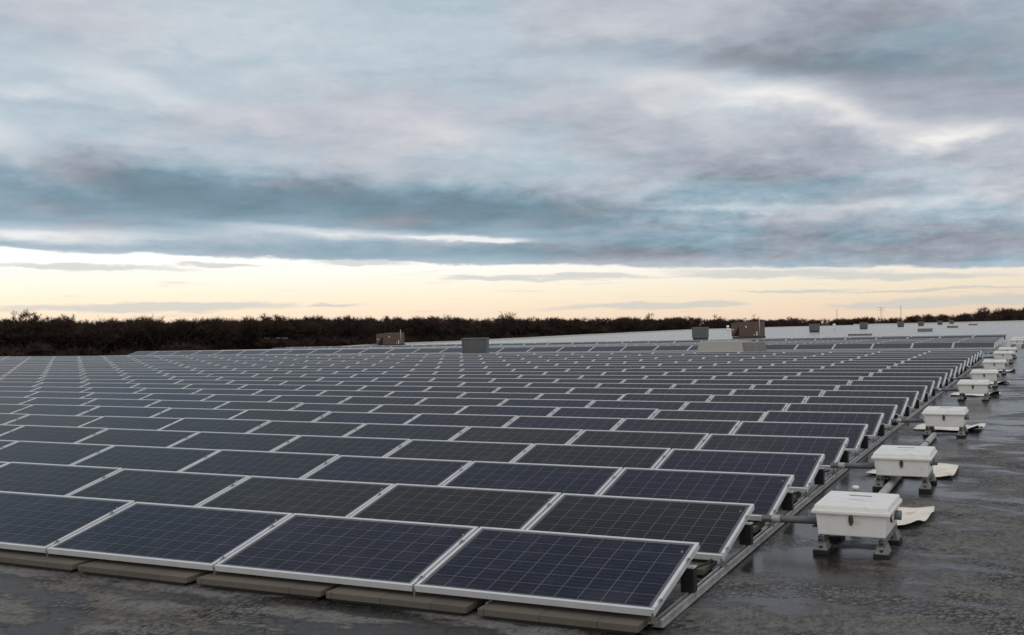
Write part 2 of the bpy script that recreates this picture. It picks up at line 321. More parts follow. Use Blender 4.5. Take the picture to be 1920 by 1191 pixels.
def add_tube(bm, pts, r, n=10, mi=0, cap=True):
    rings = []; pts = [Vector(q) for q in pts]; rr = r if isinstance(r, (list, tuple)) else [r]*len(pts)
    for i, q in enumerate(pts):
        d = (pts[min(i+1, len(pts)-1)]-pts[max(i-1, 0)]).normalized()
        a = d.orthogonal().normalized() if i == 0 else (a-d*a.dot(d)).normalized()
        b = d.cross(a)
        rings.append([bm.verts.new(q+(a*math.cos(2*math.pi*k/n)+b*math.sin(2*math.pi*k/n))*rr[i]) for k in range(n)])
    for A, B in zip(rings, rings[1:]):
        for k in range(n):
            f = bm.faces.new((A[k], A[(k+1)%n], B[(k+1)%n], B[k])); f.material_index = mi; f.smooth = True
    if cap:
        for rg, fl in ((rings[0], True), (rings[-1], False)):
            f = bm.faces.new(rg[::-1] if fl else rg); f.material_index = mi
def mesh_of(name, bm, mats):
    me = bpy.data.meshes.new(name); bm.normal_update(); bm.to_mesh(me); bm.free()
    for q in (mats if isinstance(mats, (list, tuple)) else [mats]): me.materials.append(q)
    return me
def obj(name, me, parent=None):
    o = bpy.data.objects.new(name, me); COL.objects.link(o)
    if parent: o.parent = parent
    return o
def part(name, bm, mats, parent): return obj(name, mesh_of(name, bm, mats), parent)
def tag(o, label, cat, group=None):
    o['label'] = label; o['category'] = cat
    if group: o['group'] = group
    return o
def empty(name, label, cat, mtx, group=None):
    o = bpy.data.objects.new(name, None); COL.objects.link(o); o.empty_display_size = .2
    o.matrix_world = mtx; return tag(o, label, cat, group)
def copy_tree(root, mtx, label=None, skip=()):
    r = root.copy(); COL.objects.link(r); r.matrix_world = mtx
    if label: r['label'] = label
    def rec(src, dst):
        for ch in src.children:
            if ch.name.split('.')[0] in skip: continue
            q = ch.copy(); COL.objects.link(q); q.parent = dst; rec(ch, q)
    rec(root, r); return r
def structure(o, label=None):
    o['kind'] = 'structure'
    if label: o['label'] = label
    return o
def on_roof(x, y, dz=0.0, rotz=0.0, ys=None):
    """frame standing on the roof deck at x, y and following its fall"""
    ys = y if ys is None else ys
    X = Vector((1, 0, slope_x(ys))).normalized(); Y = Vector((0, 1, slope_y(ys))); Y = (Y-X*Y.dot(X)).normalized(); Z = X.cross(Y)
    mm = Matrix((X, Y, Z)).transposed().to_4x4(); mm.translation = Vector((x, y, zg(x, y)+dz))
    return mm @ Matrix.Rotation(rotz, 4, 'Z')
ORD = ['front','second','third','fourth','fifth','sixth','seventh','eighth','ninth','tenth','eleventh','twelfth','thirteenth','fourteenth','fifteenth','sixteenth','seventeenth','eighteenth','nineteenth','twentieth','twenty-first','twenty-second','twenty-third','twenty-fourth','twenty-fifth','twenty-sixth','twenty-seventh','twenty-eighth','twenty-ninth']

# ------------------------------------------------------------------ SETTING: roof deck, ground
ROOF_X0, ROOF_X1, ROOF_Y0, ROOF_Y1, GZ = -50.0, 62.0, -13.5, 330.0, -10.0
ys = sorted(set([ROOF_Y0]+list(np.arange(-13, 60, 1.0))+list(np.arange(60, 331, 5.0))+[ROOF_Y1])); xs = list(np.linspace(ROOF_X0, ROOF_X1, 29))
bm = bmesh.new(); gridv = [[bm.verts.new((x, y, zg(x, y))) for x in xs] for y in ys]
for a, b in zip(gridv, gridv[1:]):
    for i in range(len(xs)-1):
        f = bm.faces.new((a[i], a[i+1], b[i+1], b[i])); f.smooth = True
structure(part('roof', bm, M['roof'], None), 'wet grey felt roof deck carrying the solar panels')
bm = bmesh.new(); loop = [(r[0].co.copy() if False else None) for r in []]
edge_pts = [(ROOF_X0, y) for y in ys]+[(x, ROOF_Y1) for x in xs[1:]]+[(ROOF_X1, y) for y in ys[::-1][1:]]+[(x, ROOF_Y0) for x in xs[::-1][1:-1]]
top = [bm.verts.new((x, y, zg(x, y)-.02)) for x, y in edge_pts]; bot = [bm.verts.new((x, y, GZ)) for x, y in edge_pts]
for i in range(len(top)):
    j = (i+1) % len(top); bm.faces.new((top[i], top[j], bot[j], bot[i]))
tag(part('warehouse_wall', bm, M['wall'], None), 'long low warehouse whose outer walls carry the solar roof', 'building')
def coping(a, b, h, w, n, label):
    bm = bmesh.new(); prev = None
    for i in range(n+1):
        t = i/n; x = a[0]+(b[0]-a[0])*t; y = a[1]+(b[1]-a[1])*t
        dxy = Vector((b[0]-a[0], b[1]-a[1])).normalized(); nx, ny = -dxy.y*w/2, dxy.x*w/2; z = zg(x, y)
        hh = h*(1+.10*math.sin(i*1.7)*(i % 3 == 0))
        ring = [bm.verts.new(v) for v in ((x-nx,y-ny,z-.05),(x-nx,y-ny,z+hh),(x+nx,y+ny,z+hh),(x+nx,y+ny,z-.05))]
        if prev:
            for k in range(4): bm.faces.new((prev[k], prev[(k+1)%4], ring[(k+1)%4], ring[k]))
        else: bm.faces.new(ring)
        prev = ring
    bm.faces.new(prev[::-1]); bmesh.ops.recalc_face_normals(bm, faces=bm.faces)
    tag(part('roof_coping', bm, M['coping'], None), label, 'coping')
coping((ROOF_X0+.2, ROOF_Y0+1), (ROOF_X0+.2, ROOF_Y1-.6), .14, .3, 60, 'pale coping running along the left edge of the roof before the woods')
coping((ROOF_X0+.6, ROOF_Y1-.3), (ROOF_X1-.4, ROOF_Y1-.3), .38, .3, 30, 'pale parapet across the far end of the roof at right')
bm = bmesh.new(); bmesh.ops.create_grid(bm, x_segments=60, y_segments=60, size=7000)
for v in bm.verts: v.co.z = GZ
structure(part('ground', bm, M['ground'], None), 'dark winter ground below the roof')

# ------------------------------------------------------------------ SOLAR PANELS
PW, PD, PITCH, TILT, PH, FT = 1.66, 1.0, 1.5622, 0.23225, 0.13, 0.042
COLW = 1.68; NC = 29
ROWS = [('first block', j, j*PITCH) for j in range(23)]+[('second block', j, 45.284+j*PITCH) for j in range(7)]+[('third block', j, 58.75+j*PITCH) for j in range(2)]
def panel_frame_bm():
    bm = bmesh.new(); w = .024; z0, z1 = -FT, 0.0           # local: x to the left of the right end, y up the slope
    add_box(bm, (-PW, 0, z0), (0, w, z1)); add_box(bm, (-PW, PD-w, z0), (0, PD, z1))
    add_box(bm, (-PW, w, z0), (-PW+w, PD-w, z1)); add_box(bm, (-w, w, z0), (0, PD-w, z1))
    return bm
def panel_glass_bm(bm=None, mtx=None):
    own = bm is None
    if own: bm = bmesh.new()
    uvl = bm.loops.layers.uv.verify()
    w = .024; zt = -.004; mg = .022
    co = [(-PW+w, w), (-w, w), (-w, PD-w), (-PW+w, PD-w)]
    def uv(x, y): return (10*(x+PW-w-mg)/(PW-2*w-2*mg), 6*(y-w-mg)/(PD-2*w-2*mg))
    vs = [bm.verts.new(mtx @ Vector((x, y, zt)) if mtx else (x, y, zt)) for x, y in co]
    f = bm.faces.new(vs)
    for l, q in zip(f.loops, co): l[uvl].uv = uv(*q)
    if own:                                                # white back sheet
        vb = [bm.verts.new((x, y, -.012)) for x, y in co]; f2 = bm.faces.new(vb[::-1]); f2.material_index = 1
    return bm
def panel_matrix(i, j, y0):
    x = -i*COLW - .01; yc = y0+.5*PD
    X = Vector((1, 0, slope_x(yc))).normalized()
    t = TILT + random.gauss(0, .0035)
    Y = Vector((0, math.cos(t), math.sin(t))); Y = (Y-X*Y.dot(X)).normalized(); Z = X.cross(Y)
    mm = Matrix((X, Y, Z)).transposed().to_4x4(); mm.translation = Vector((x, y0, zg(x, yc)+PH+random.gauss(0, .002)))
    return mm
cands = []
for bi, (bname, j, y0) in enumerate(ROWS):
    for i in range(NC):
        if bname == 'second block' and j == 0 and 6 <= i <= 7: pass
        mm = panel_matrix(i, j, y0)
        P4 = [project(mm @ Vector(q)) for q in ((-PW,0,0),(0,0,0),(0,PD,0),(-PW,PD,0))]
        area = 0.0
        if all(P4):
            cx = sum(q[0] for q in P4)/4; cy = sum(q[1] for q in P4)/4
            if max(q[0] for q in P4) > 4 and min(q[0] for q in P4) < 1916 and min(q[1] for q in P4) < 1187:
                area = abs(sum(P4[a][0]*P4[(a+1)%4][1]-P4[(a+1)%4][0]*P4[a][1] for a in range(4)))/2
        cands.append((area, bname, j, i, mm))
order = sorted(range(len(cands)), key=lambda q: -cands[q][0]); near = set(order[:300])
proto = None
gme = mesh_of('glass', panel_glass_bm(), [M['glass'], M['white2']]); fme = mesh_of('frame', panel_frame_bm(), M['frame'])
bm = bmesh.new(); add_box(bm, (-.018, -.02, 0), (.018, .02, .004), mi=1); add_tube(bm, [(0,0,.004),(0,0,.014)], .009, 6)
cme = mesh_of('clamp', bm, [M['steel'], M['alu']])
far_f, far_g = bmesh.new(), bmesh.new()
BLUE = {0: .92, 1: .30, 2: .62, 3: .40, 4: .35, 5: .7}
for q, (area, bname, j, i, mm) in enumerate(cands):
    if q in near:
        blue = min(1, max(0, (BLUE.get(j, .45) if bname == 'first block' else .5)+random.gauss(0, .28)))
        pos = ('at its right end' if i == 0 else '%s from its right end' % ORD[i].replace('front', 'first'))
        lab = 'solar panel in the %s row%s, %s' % (ORD[j], '' if bname == 'first block' else ' beyond the aisle', pos)
        lab = ('blue ' if blue > .6 else 'dark grey ')+lab
        if proto is None:
            proto = empty('solar_panel', lab, 'solar panel', mm, 'tilted solar panels in rows across the roof')
            r = proto; obj('frame', fme, r); gl = obj('glass', gme, r)
            for y in (.72, .12): cl = obj('clamp', cme, r); cl.location = (.01, y, 0)
        else: r = copy_tree(proto, mm, lab, skip=() if area > 2200 else ('clamp',))
        for ch in r.children:
            if ch.name.startswith('glass'): ch.color = (blue, 0, 0, 1)
    else:
        w = .024
        for lo, hi in (((-PW,0,-FT),(0,w,0)),((-PW,PD-w,-FT),(0,PD,0)),((-PW,w,-FT),(-PW+w,PD-w,0)),((-w,w,-FT),(0,PD-w,0))): add_box(far_f, lo, hi, mtx=mm)
        panel_glass_bm(far_g, mm)
fo = part('solar_panel_field', far_f, M['frame'], None); fo['kind'] = 'stuff'
tag(fo, 'distant grey rows of solar panels merging towards the far roof edge', 'solar panels')
go = part('glass', far_g, M['glass_far'], fo); go['kind'] = 'stuff'

# ------------------------------------------------------------------ MOUNTING RAILS with rear brackets and front feet
def rail_channel_bm(y0, y1):
    bm = bmesh.new(); n = int((y1-y0)/1.0)+1
    prof = [(-.036,.010),(-.036,.016),(-.026,.016),(-.026,.052),(-.022,.058),(-.011,.058),(-.011,.022),(.011,.022),(.011,.058),(.022,.058),(.026,.052),(.026,.016),(.036,.016),(.036,.010)]
    prev = None
    for k in range(n+1):
        y = y0+(y1-y0)*k/n; z = zg(0, y)
        ring = [bm.verts.new((a, y, z+b)) for a, b in prof]
        if prev:
            for q in range(len(prof)): bm.faces.new((prev[q], prev[(q+1)%len(prof)], ring[(q+1)%len(prof)], ring[q]))
        else: bm.faces.new(ring)
        prev = ring
    bm.faces.new(prev[::-1]); bmesh.ops.recalc_face_normals(bm, faces=bm.faces); return bm
def pad_bm(y0, y1):
    bm = bmesh.new(); n = int(y1-y0)+1; prev = None
    for k in range(n+1):
        y = y0+(y1-y0)*k/n; z = zg(0, y)
        ring = [bm.verts.new((a, y, z+b)) for a, b in ((-.034,-.004),(-.034,.010),(.034,.010),(.034,-.004))]
        if prev:
            for q in range(4): bm.faces.new((prev[q], prev[(q+1)%4], ring[(q+1)%4], ring[q]))
        prev = ring
    bmesh.ops.recalc_face_normals(bm, faces=bm.faces); return bm
bm = bmesh.new()                                            # rear bracket: black folded plate, bright top flange
add_box(bm, (-.045,-.004,0), (.045,.004,.160)); add_box(bm, (-.045,.004,.006), (-.039,.075,.160)); add_box(bm, (.039,.004,.006), (.045,.075,.160))
add_box(bm, (-.045,.004,-.0), (.045,.075,.006), mi=0)
brk_me = mesh_of('rear_bracket', bm, [M['black']])
bm = bmesh.new(); add_box(bm, (-.046,-.006,.161), (.046,.078,.169), mi=0, bev=.002); add_box(bm, (-.046,-.006,.169), (-.039,.078,.235)); add_box(bm, (.032,-.006,.169), (.044,.03,.178))
flg_me = mesh_of('bracket_flange', bm, [M['frame']])
bm = bmesh.new(); add_box(bm, (-.03,-.03,0), (.03,.03,.008)); add_box(bm, (-.008,-.025,.008), (.004,.02,.075)); add_tube(bm, [(-.001,0,.06),(-.001,0,.092)], .009, 8)
ft_me = mesh_of('front_foot', bm, [M['steel']])
def make_rail(i, y0, y1, label, rows):
    x = -i*COLW + (-.02 if i == 0 else .01)
    r = empty('mounting_rail', label, 'mounting rail', Matrix.Translation((x, 0, 0)), 'aluminium rails carrying the panel rows')
    part('channel', rail_channel_bm(y0, y1), M['alu'], r); part('rubber_pad', pad_bm(y0, y1), M['rubber'], r)
    for j in rows:
        yb = j*PITCH
        if i == 0 or j < 3:
            b = obj('rear_bracket', brk_me, r); b.location = (-.018, yb+.78, zg(0, yb+.78)+.056); fl = obj('flange', flg_me, b)
            bo = bmesh.new(); add_tube(bo, [(.0,0,.232),(.0,0,.268)], .008, 6); obj('bolt', mesh_of('bolt', bo, M['steel']), b).location = (-.042,.03,0)
            f = obj('front_foot', ft_me, r); f.location = (.0, yb+.03, zg(0, yb+.03)+.056)
    return r
make_rail(0, .10, 36.0, 'aluminium rail along the right ends of the panel rows, with black rear brackets', range(23))
for i, nm in ((1, 'first'), (2, 'second'), (3, 'third')):
    make_rail(i, .30 if i else 0, 6.0, 'aluminium rail under the %s panel seam from the right end of the front row' % nm, range(3))

# ------------------------------------------------------------------ concrete ballast pavers along the front
bm = bmesh.new(); add_box(bm, (-.535,-.185,.022), (.535,.185,.066), bev=.004); pme = mesh_of('slab', bm, M['paver'])
bm = bmesh.new(); add_box(bm, (-.50,-.165,0), (.50,.165,.022)); tme = mesh_of('tray', bm, M['black'])
pav = None
PL = ['concrete ballast paver at the right end of the front row','concrete ballast paver second from the right, before the front row','concrete ballast paver third from the right, before the front row','concrete ballast paver fourth from the right, before the front row','concrete ballast paver fifth from the right, at the left picture edge']
for k in range(5):
    mm = on_roof(-.62-k*1.138+random.uniform(-.01,.01), .075+random.uniform(-.012,.012), .002, random.uniform(-.012,.012))
    if pav is None:
        pav = empty('ballast_paver', PL[0], 'paver', mm, 'concrete pavers laid along the front row'); obj('slab', pme, pav); obj('tray', tme, pav)
    else: copy_tree(pav, mm, PL[k])
for j, nm in ((1,'second'),(2,'third'),(3,'fourth')):
    q = copy_tree(pav, on_roof(-.64, j*PITCH+.02, .002, 0), 'concrete ballast paver under the lower edge of the %s row at its right end' % nm)
    q['group'] = 'concrete pavers under the panel rows'

# ------------------------------------------------------------------ COMBINER BOXES on strut supports
def make_box(mm, label):
    r = empty('combiner_box', label, 'electrical box', mm, 'white electrical boxes beside the panel rows')
    w, d = .265, .33
    bm = bmesh.new(); add_box(bm, (-w,-d,.148), (w,d,.318), bev=.010, taper=(.014,.014)); part('body', bm, M['white'], r)
    bm = bmesh.new(); add_box(bm, (-w-.028,-d-.028,.318), (w+.028,d+.028,.346), bev=.008)
    add_box(bm, (-w-.006,-d-.006,.340), (w+.006,d+.006,.386), bev=.012, taper=(-.012,-.012))
    lid = part('lid', bm, M['white'], r)
    bm = bmesh.new(); add_box(bm, (-.085,.13,.3855), (.085,.155,.3885)); part('handle_slot', bm, M['grey_mark'], lid)
    bm = bmesh.new(); add_box(bm, (-.075,-.055,.3855), (.055,-.02,.3868)); part('warning_label', bm, M['red_mark'], lid)
    def latch(mtx):
        bm = bmesh.new(); add_box(bm, (-.018,-.012,.255), (.018,0,.30), bev=.003, mtx=mtx); add_box(bm, (-.012,-.020,.29), (.012,-.002,.330), bev=.003, mtx=mtx); add_box(bm, (-.009,-.018,.238), (.009,-.004,.262), mtx=mtx)
        part('latch', bm, M['rust'], r)
    latch(Matrix.Translation((0,-d+.006,0))); latch(Matrix.Translation((w-.006,-.12,0)) @ Matrix.Rotation(R_(90),4,'Z'))
    for sx in (-1, 1):
        x = sx*.225
        bm = bmesh.new()
        for z0 in (.098,.124):                              # two stacked strut channels with open ends
            for lo, hi in (((x-.021,-d-.03,z0),(x+.021,d+.03,z0+.003)),((x-.021,-d-.03,z0+.003),(x-.018,d+.03,z0+.0235)),((x+.018,-d-.03,z0+.003),(x+.021,d+.03,z0+.0235)),((x-.018,-d-.028,z0+.0205),(x-.008,d+.028,z0+.0235)),((x+.008,-d-.028,z0+.0205),(x+.018,d+.028,z0+.0235)),((x-.018,-d+.02,z0+.003),(x+.018,-d+.024,z0+.0205))): add_box(bm, lo, hi)
        part('strut', bm, M['galv'], r)
        for sy in (-1, 1):
            y = sy*(d-.055); bm = bmesh.new()
            add_box(bm, (x-.030,y-.075,.097), (x+.030,y+.075,.0985)); add_box(bm, (x-.032,y-.07,.034), (x+.032,y+.07,.0965), taper=(-.020,-.016), bev=.004)
            f = part('foot', bm, M['galv'], r)
            bm = bmesh.new(); add_box(bm, (x-.060,y-.092,0), (x+.060,y+.092,.034), bev=.004); part('rubber_base', bm, M['rubber'], f)
            bm = bmesh.new()
            vs = [bm.verts.new((x-.016, y-.0845, .068)), bm.verts.new((x+.016, y-.0845, .068)), bm.verts.new((x+.004, y-.0870, .050)), bm.verts.new((x-.004, y-.0870, .050))]
            bk = [bm.verts.new(v.co+Vector((0,.012,0))) for v in vs]
            bm.faces.new(vs[::-1]); bm.faces.new(bk)
            for a in range(4): bm.faces.new((vs[a], vs[(a+1)%4], bk[(a+1)%4], bk[a]))
            bmesh.ops.recalc_face_normals(bm, faces=bm.faces); part('opening', bm, M['rubber'], f)
    bm = bmesh.new(); add_tube(bm, [(-w+.004,.10,.275),(-w-.035,.10,.275)], .022, 12); add_tube(bm, [(-w-.033,.10,.275),(-w-.052,.10,.275)], .030, 12); part('cable_gland', bm, M['white2'], r)
    bm = bmesh.new(); add_tube(bm, [(w-.006,.14,.25),(w+.044,.14,.25)], .038, 12); part('outlet_fitting', bm, M['galv'], r)
    return r
BOXY = [2.47,5.66,10.72,17.45,21.45,26.7,33.0,36.9,49.5,53.5]
BL_ = ['white electrical box on feet nearest the camera, latch on its front','white electrical box with rusty latch, second from the camera','white electrical box, third from the camera, standing in a puddle','white electrical box, fourth from the camera','white electrical box, fifth from the camera, behind the fourth lid','white electrical box, sixth from the camera along the rail','white electrical box, seventh from the camera, near the end of the first panel block','white electrical box, eighth from the camera, at the end of the first panel block','white electrical box, ninth from the camera, beside the far panel block','white electrical box farthest from the camera, beside the far panel block']
b0 = None
for k, (y, lab) in enumerate(zip(BOXY, BL_)):
    mm = on_roof(.755, y+.33, .001, random.uniform(-.02,.02))
    b0 = make_box(mm, lab) if b0 is None else b0
    if k: copy_tree(b0, mm, lab)
CN = ['nearest','second nearest','third nearest','fourth nearest','fifth nearest','sixth nearest','seventh nearest','eighth nearest']
cp0 = None
for k, y in enumerate(BOXY[:8]):
    yy = y+.30; z = .205
    mm = on_roof(.10, yy, 0, 0)
    lab = 'grey conduit pipe from the panel row into the %s white box' % CN[k]
    if cp0 is None:
        cp0 = empty('conduit_pipe', lab, 'conduit', mm, 'grey conduits feeding the white boxes')
        bm = bmesh.new(); add_tube(bm, [(-.10,0,z-.012),(.36,0,z-.004)], .030, 14); part('pipe', bm, M['conduit'], cp0)
        bm = bmesh.new(); add_tube(bm, [(.355,0,z-.004),(.412,0,z-.003)], .034, 14); part('coupling', bm, M['conduit_l'], cp0)
        bm = bmesh.new(); add_tube(bm, [(-.02,0,z-.011),(.05,0,z-.010)], .0335, 14); part('coupling', bm, M['conduit_l'], cp0)
    else: copy_tree(cp0, mm, lab)
bm = bmesh.new(); add_tube(bm, [(.635, y, zg(.635, y)+.044) for y in np.arange(3.4, 11.2, .6)], .040, 12)
r = empty('ground_conduit', 'pale conduit lying on the roof and passing under the white boxes', 'conduit', Matrix.Identity(4)); part('pipe', bm, M['conduit_l'], r)
for y in (6.35, 9.35):
    bm = bmesh.new(); add_tube(bm, [(.635, y, zg(.635, y)+.044),(.635, y+.10, zg(.635, y+.1)+.044)], .046, 12); part('coupling', bm, M['conduit'], r)

# cream membrane sheets lying behind the boxes, a corner curled up
def sheet(mm, w, d, curl, label, seed):
    rs = np.random.default_rng(seed); bm = bmesh.new(); nx, ny = 18, 16; ph = rs.uniform(0, 6, 4); T = []; Bt = []
    for b in range(ny+1):
        for a in range(nx+1):
            u, v = a/nx, b/ny; x = (u-.5)*w + .02*math.sin(5*v+ph[2]); y = v*d + .025*math.sin(4*u+ph[3])
            z = .012+.010*(1+math.sin(9*u+ph[0])*math.cos(7*v+ph[1]))+.02*max(0, u-.8)/.2
            cx = max(0, u-.72)/.28; cy = max(0, .26-v)/.26; k = cx*cy
            z += curl*k*1.6; x -= curl*k*.5; y += curl*k*.35
            z += .012*math.sin(14*u+3*v+ph[1])*math.sin(11*v+ph[2])*(.4+u)
            T.append(bm.verts.new((x, y, z))); Bt.append(bm.verts.new((x, y, z-.006)))
    n1 = nx+1
    for b in range(ny):
        for a in range(nx):
            i = b*n1+a; f = bm.faces.new((T[i],T[i+1],T[i+n1+1],T[i+n1])); f.smooth = True
            f = bm.faces.new((Bt[i],Bt[i+n1],Bt[i+n1+1],Bt[i+1])); f.material_index = 1; f.smooth = True
    rim = [a for a in range(nx)]+[nx+b*n1 for b in range(ny)]+[ny*n1+nx-a for a in range(nx)]+[(ny-b)*n1 for b in range(ny)]
    for q in range(len(rim)):
        i, j = rim[q], rim[(q+1)%len(rim)]; f = bm.faces.new((T[i],Bt[i],Bt[j],T[j])); f.material_index = 1
    o = part('membrane_sheet', bm, [M['cream'], M['membrane_back']], None); o.matrix_world = mm
    tag(o, label, 'roofing sheet', 'cream sheets left behind the boxes')
SL = ['cream sheet with brown stain and curled black corner behind the nearest white box','pale cream sheet behind the second nearest white box','cream sheet with curled corner behind the third nearest white box','cream sheet behind the fourth nearest white box','cream sheet behind the fifth nearest white box','cream sheet behind the sixth nearest white box']
for k, (x, y, w, d, cu) in enumerate([(.70,3.60,.88,1.00,.03),(.71,6.62,.90,1.02,.004),(.72,11.5,.94,.90,.04),(.70,18.7,.95,.8,.05),(.75,22.6,.95,.7,.03),(.75,27.9,.95,.7,.03)]):
    sheet(on_roof(x, y, .002, -.03), w, d, cu, SL[k], 3+k)
# black cables sagging along the rail between the rows
bm = bmesh.new(); cab = []
for q in range(0, 10*8+1):
    y = .85+q*PITCH/8; ph = (q % 8)/8
    cab.append((-.10+.015*math.sin(q*2.3), y, zg(0, y)+.20-.11*math.sin(math.pi*ph)+.008*math.sin(q*5.1)))
add_tube(bm, cab, .009, 6)
tag(part('cable', bm, M['rubber'], None), 'black cable sagging from bracket to bracket along the right row ends', 'cable')
# small white pipe cap standing on the deck by the rail
r = empty('pipe_cap', 'small white plastic cap on the deck between the two nearest boxes', 'pipe cap', on_roof(.35, 5.33, 0))
bm = bmesh.new(); add_tube(bm, [(0,0,0),(0,0,.05)], .026, 12); part('stem', bm, M['conduit_l'], r)
bm = bmesh.new(); add_tube(bm, [(0,0,.045),(0,0,.078),(0,0,.084)], [.036,.036,.028], 12); part('cap', bm, M['white2'], r)

# ------------------------------------------------------------------ ROOFTOP EQUIPMENT
def make_vent(mm, label):
    r = empty('roof_vent', label, 'roof vent', mm, 'grey box vents in a line along the roof')
    bm = bmesh.new(); add_box(bm, (-.50,-.50,0), (.50,.50,.16)); part('curb', bm, M['ventdark'], r)
    bm = bmesh.new(); add_box(bm, (-.56,-.56,.14), (.56,.56,.90), taper=(.015,.015), bev=.012)
    for k in range(5): add_box(bm, (-.545,-.560,.22+k*.125), (.545,-.552,.232+k*.125))
    part('housing', bm, M['vent'], r)
    bm = bmesh.new(); add_box(bm, (-.58,-.58,.90), (.58,.58,.94), bev=.01); part('cover', bm, M['vent'], r)
    return r
v0 = None
VL = ['grey box vent standing in the aisle among the panel rows','grey box vent left of the brown unit on the bare roof','third grey box vent from the camera, right of the brown unit','fourth grey box vent from the camera on the far roof','fifth grey box vent from the camera on the far roof','sixth grey box vent from the camera on the far roof','seventh grey box vent from the camera on the far roof','farthest grey box vent near the end of the roof']
for (x, y), lab in zip([(-21.5,39.1),(-21.5,75.6),(-21.5,120.6),(-21.5,157),(-21.5,200),(-21.5,234),(-21.5,277),(-21.5,312)], VL):
    mm = on_roof(x, y, 0, R_(20 if y < 50 else 8))
    if v0 is None: v0 = make_vent(mm, lab)
    else: copy_tree(v0, mm, lab)
def make_unit(mm, label):
    r = empty('rooftop_unit', label, 'rooftop unit', mm, 'brown air handling units on the roof')
    bm = bmesh.new(); add_box(bm, (-1.05,-.75,0), (1.05,.75,.12)); part('curb', bm, M['ventdark'], r)
    bm = bmesh.new(); add_box(bm, (-.52,-.70,.12), (1.02,.70,1.25), bev=.015)
    for x in (.04,.56): add_box(bm, (x,-.706,.16), (x+.02,-.698,1.2))
    part('cabinet', bm, M['brown'], r)
    bm = bmesh.new()                                        # intake hood: slopes out to the left, dark mouth below
    pr = [(-.52,1.25),(-1.15,1.18),(-1.15,.14),(-1.02,.14),(-.56,.86),(-.52,.86)]
    a = [bm.verts.new((x,-.66,z)) for x, z in pr]; b = [bm.verts.new((x,.66,z)) for x, z in pr]
    bm.faces.new(a); bm.faces.new(b[::-1])
    for q in range(len(pr)): bm.faces.new((a[q], b[q], b[(q+1)%len(pr)], a[(q+1)%len(pr)]))
    bmesh.ops.recalc_face_normals(bm, faces=bm.faces); part('intake_hood', bm, M['brown'], r)
    bm = bmesh.new(); add_box(bm, (-1.0,-.60,.14), (-.53,.60,.84)); part('intake_mouth', bm, M['rubber'], r)
    bm = bmesh.new(); add_box(bm, (.88,-.75,.18), (.98,-.706,.50), bev=.01); add_box(bm, (.70,-.735,.18), (.76,-.706,.28)); part('switch_box', bm, M['palegrey'], r)
    for x, z in ((.02,.80),(-1.05,.62)):
        bm = bmesh.new(); add_box(bm, (x,-.712,z), (x+.08,-.706,z+.14)) if x > -.5 else add_box(bm, (x,-.667,z), (x+.09,-.661,z+.10)); part('sticker', bm, M['white2'], r)
    bm = bmesh.new(); add_tube(bm, [(1.05,-.5,.2),(1.05,-.5,1.55)], .025, 8); part('gas_pipe', bm, M['palegrey'], r)
    return r
u0 = make_unit(on_roof(-18.8,79.5,0,R_(-8)), 'brown rooftop unit with white flue standing between the grey vents')
bm = bmesh.new(); add_tube(bm, [(-.30,.1,1.25),(-.30,.1,1.52)], .055, 10); add_tube(bm, [(-.30,.1,1.52),(-.30,.1,1.58)], .09, 10); part('flue', bm, M['white2'], u0)
u1 = copy_tree(u0, on_roof(-48.0,74.7,0,R_(14)), 'brown rooftop unit at the left roof edge against the woods', skip=('flue',)); u1.scale = (.95,.95,.85)
r = empty('smoke_hatch', 'low beige hipped roof hatch in the aisle before the brown unit', 'roof hatch', on_roof(-10.55,42.2,0,R_(-3)))
bm = bmesh.new(); add_box(bm, (-1.12,-.75,0), (.75,.75,.62), taper=(-.16,-.16), bev=.01); part('housing', bm, M['beige'], r)
bm = bmesh.new(); add_box(bm, (.78,-.70,0), (1.35,.70,.56), taper=(-.10,-.10), bev=.01); part('lid', bm, M['skylight'], r)
for x, w, mt, lab in ((-24.9,.70,'hatch','low dark green skylight left of the aisle vent'),(-23.65,.55,'ventdark','low black curb beside the aisle vent')):
    r = empty('skylight', lab, 'skylight', on_roof(x,39.6,0)); bm = bmesh.new(); add_box(bm, (-w*.9,-.5,0), (w*.9,.5,.12), bev=.02); part('curb', bm, M['skylight'], r)
    bm = bmesh.new(); add_box(bm, (-w*.92,-.52,.12), (w*.92,.52,.20), bev=.03); part('dome', bm, M[mt], r)
for (x, y, w, h), lab in zip([(-11.0,82.5,.80,.14),(-8.5,105.5,.62,.30),(-9.7,154.5,.65,.28),(-11.7,233,.8,.3)], ['low grey roof curb nearest on the bare roof, very flat','grey skylight curb on the far roof, nearest of three','grey skylight curb on the far roof, second of three','grey skylight curb on the far roof, farthest of three']):
    r = empty('skylight', lab, 'skylight', on_roof(x, y), 'flat skylight curbs on the bare roof'); bm = bmesh.new(); add_box(bm, (-w,-w*.7,0), (w,w*.7,h*.7)); part('curb', bm, M['skylight'], r)
    bm = bmesh.new(); add_box(bm, (-w*1.03,-w*.72,h*.7), (w*1.03,w*.72,h), bev=.02); part('cover', bm, M['skylight'], r)
vp0 = None
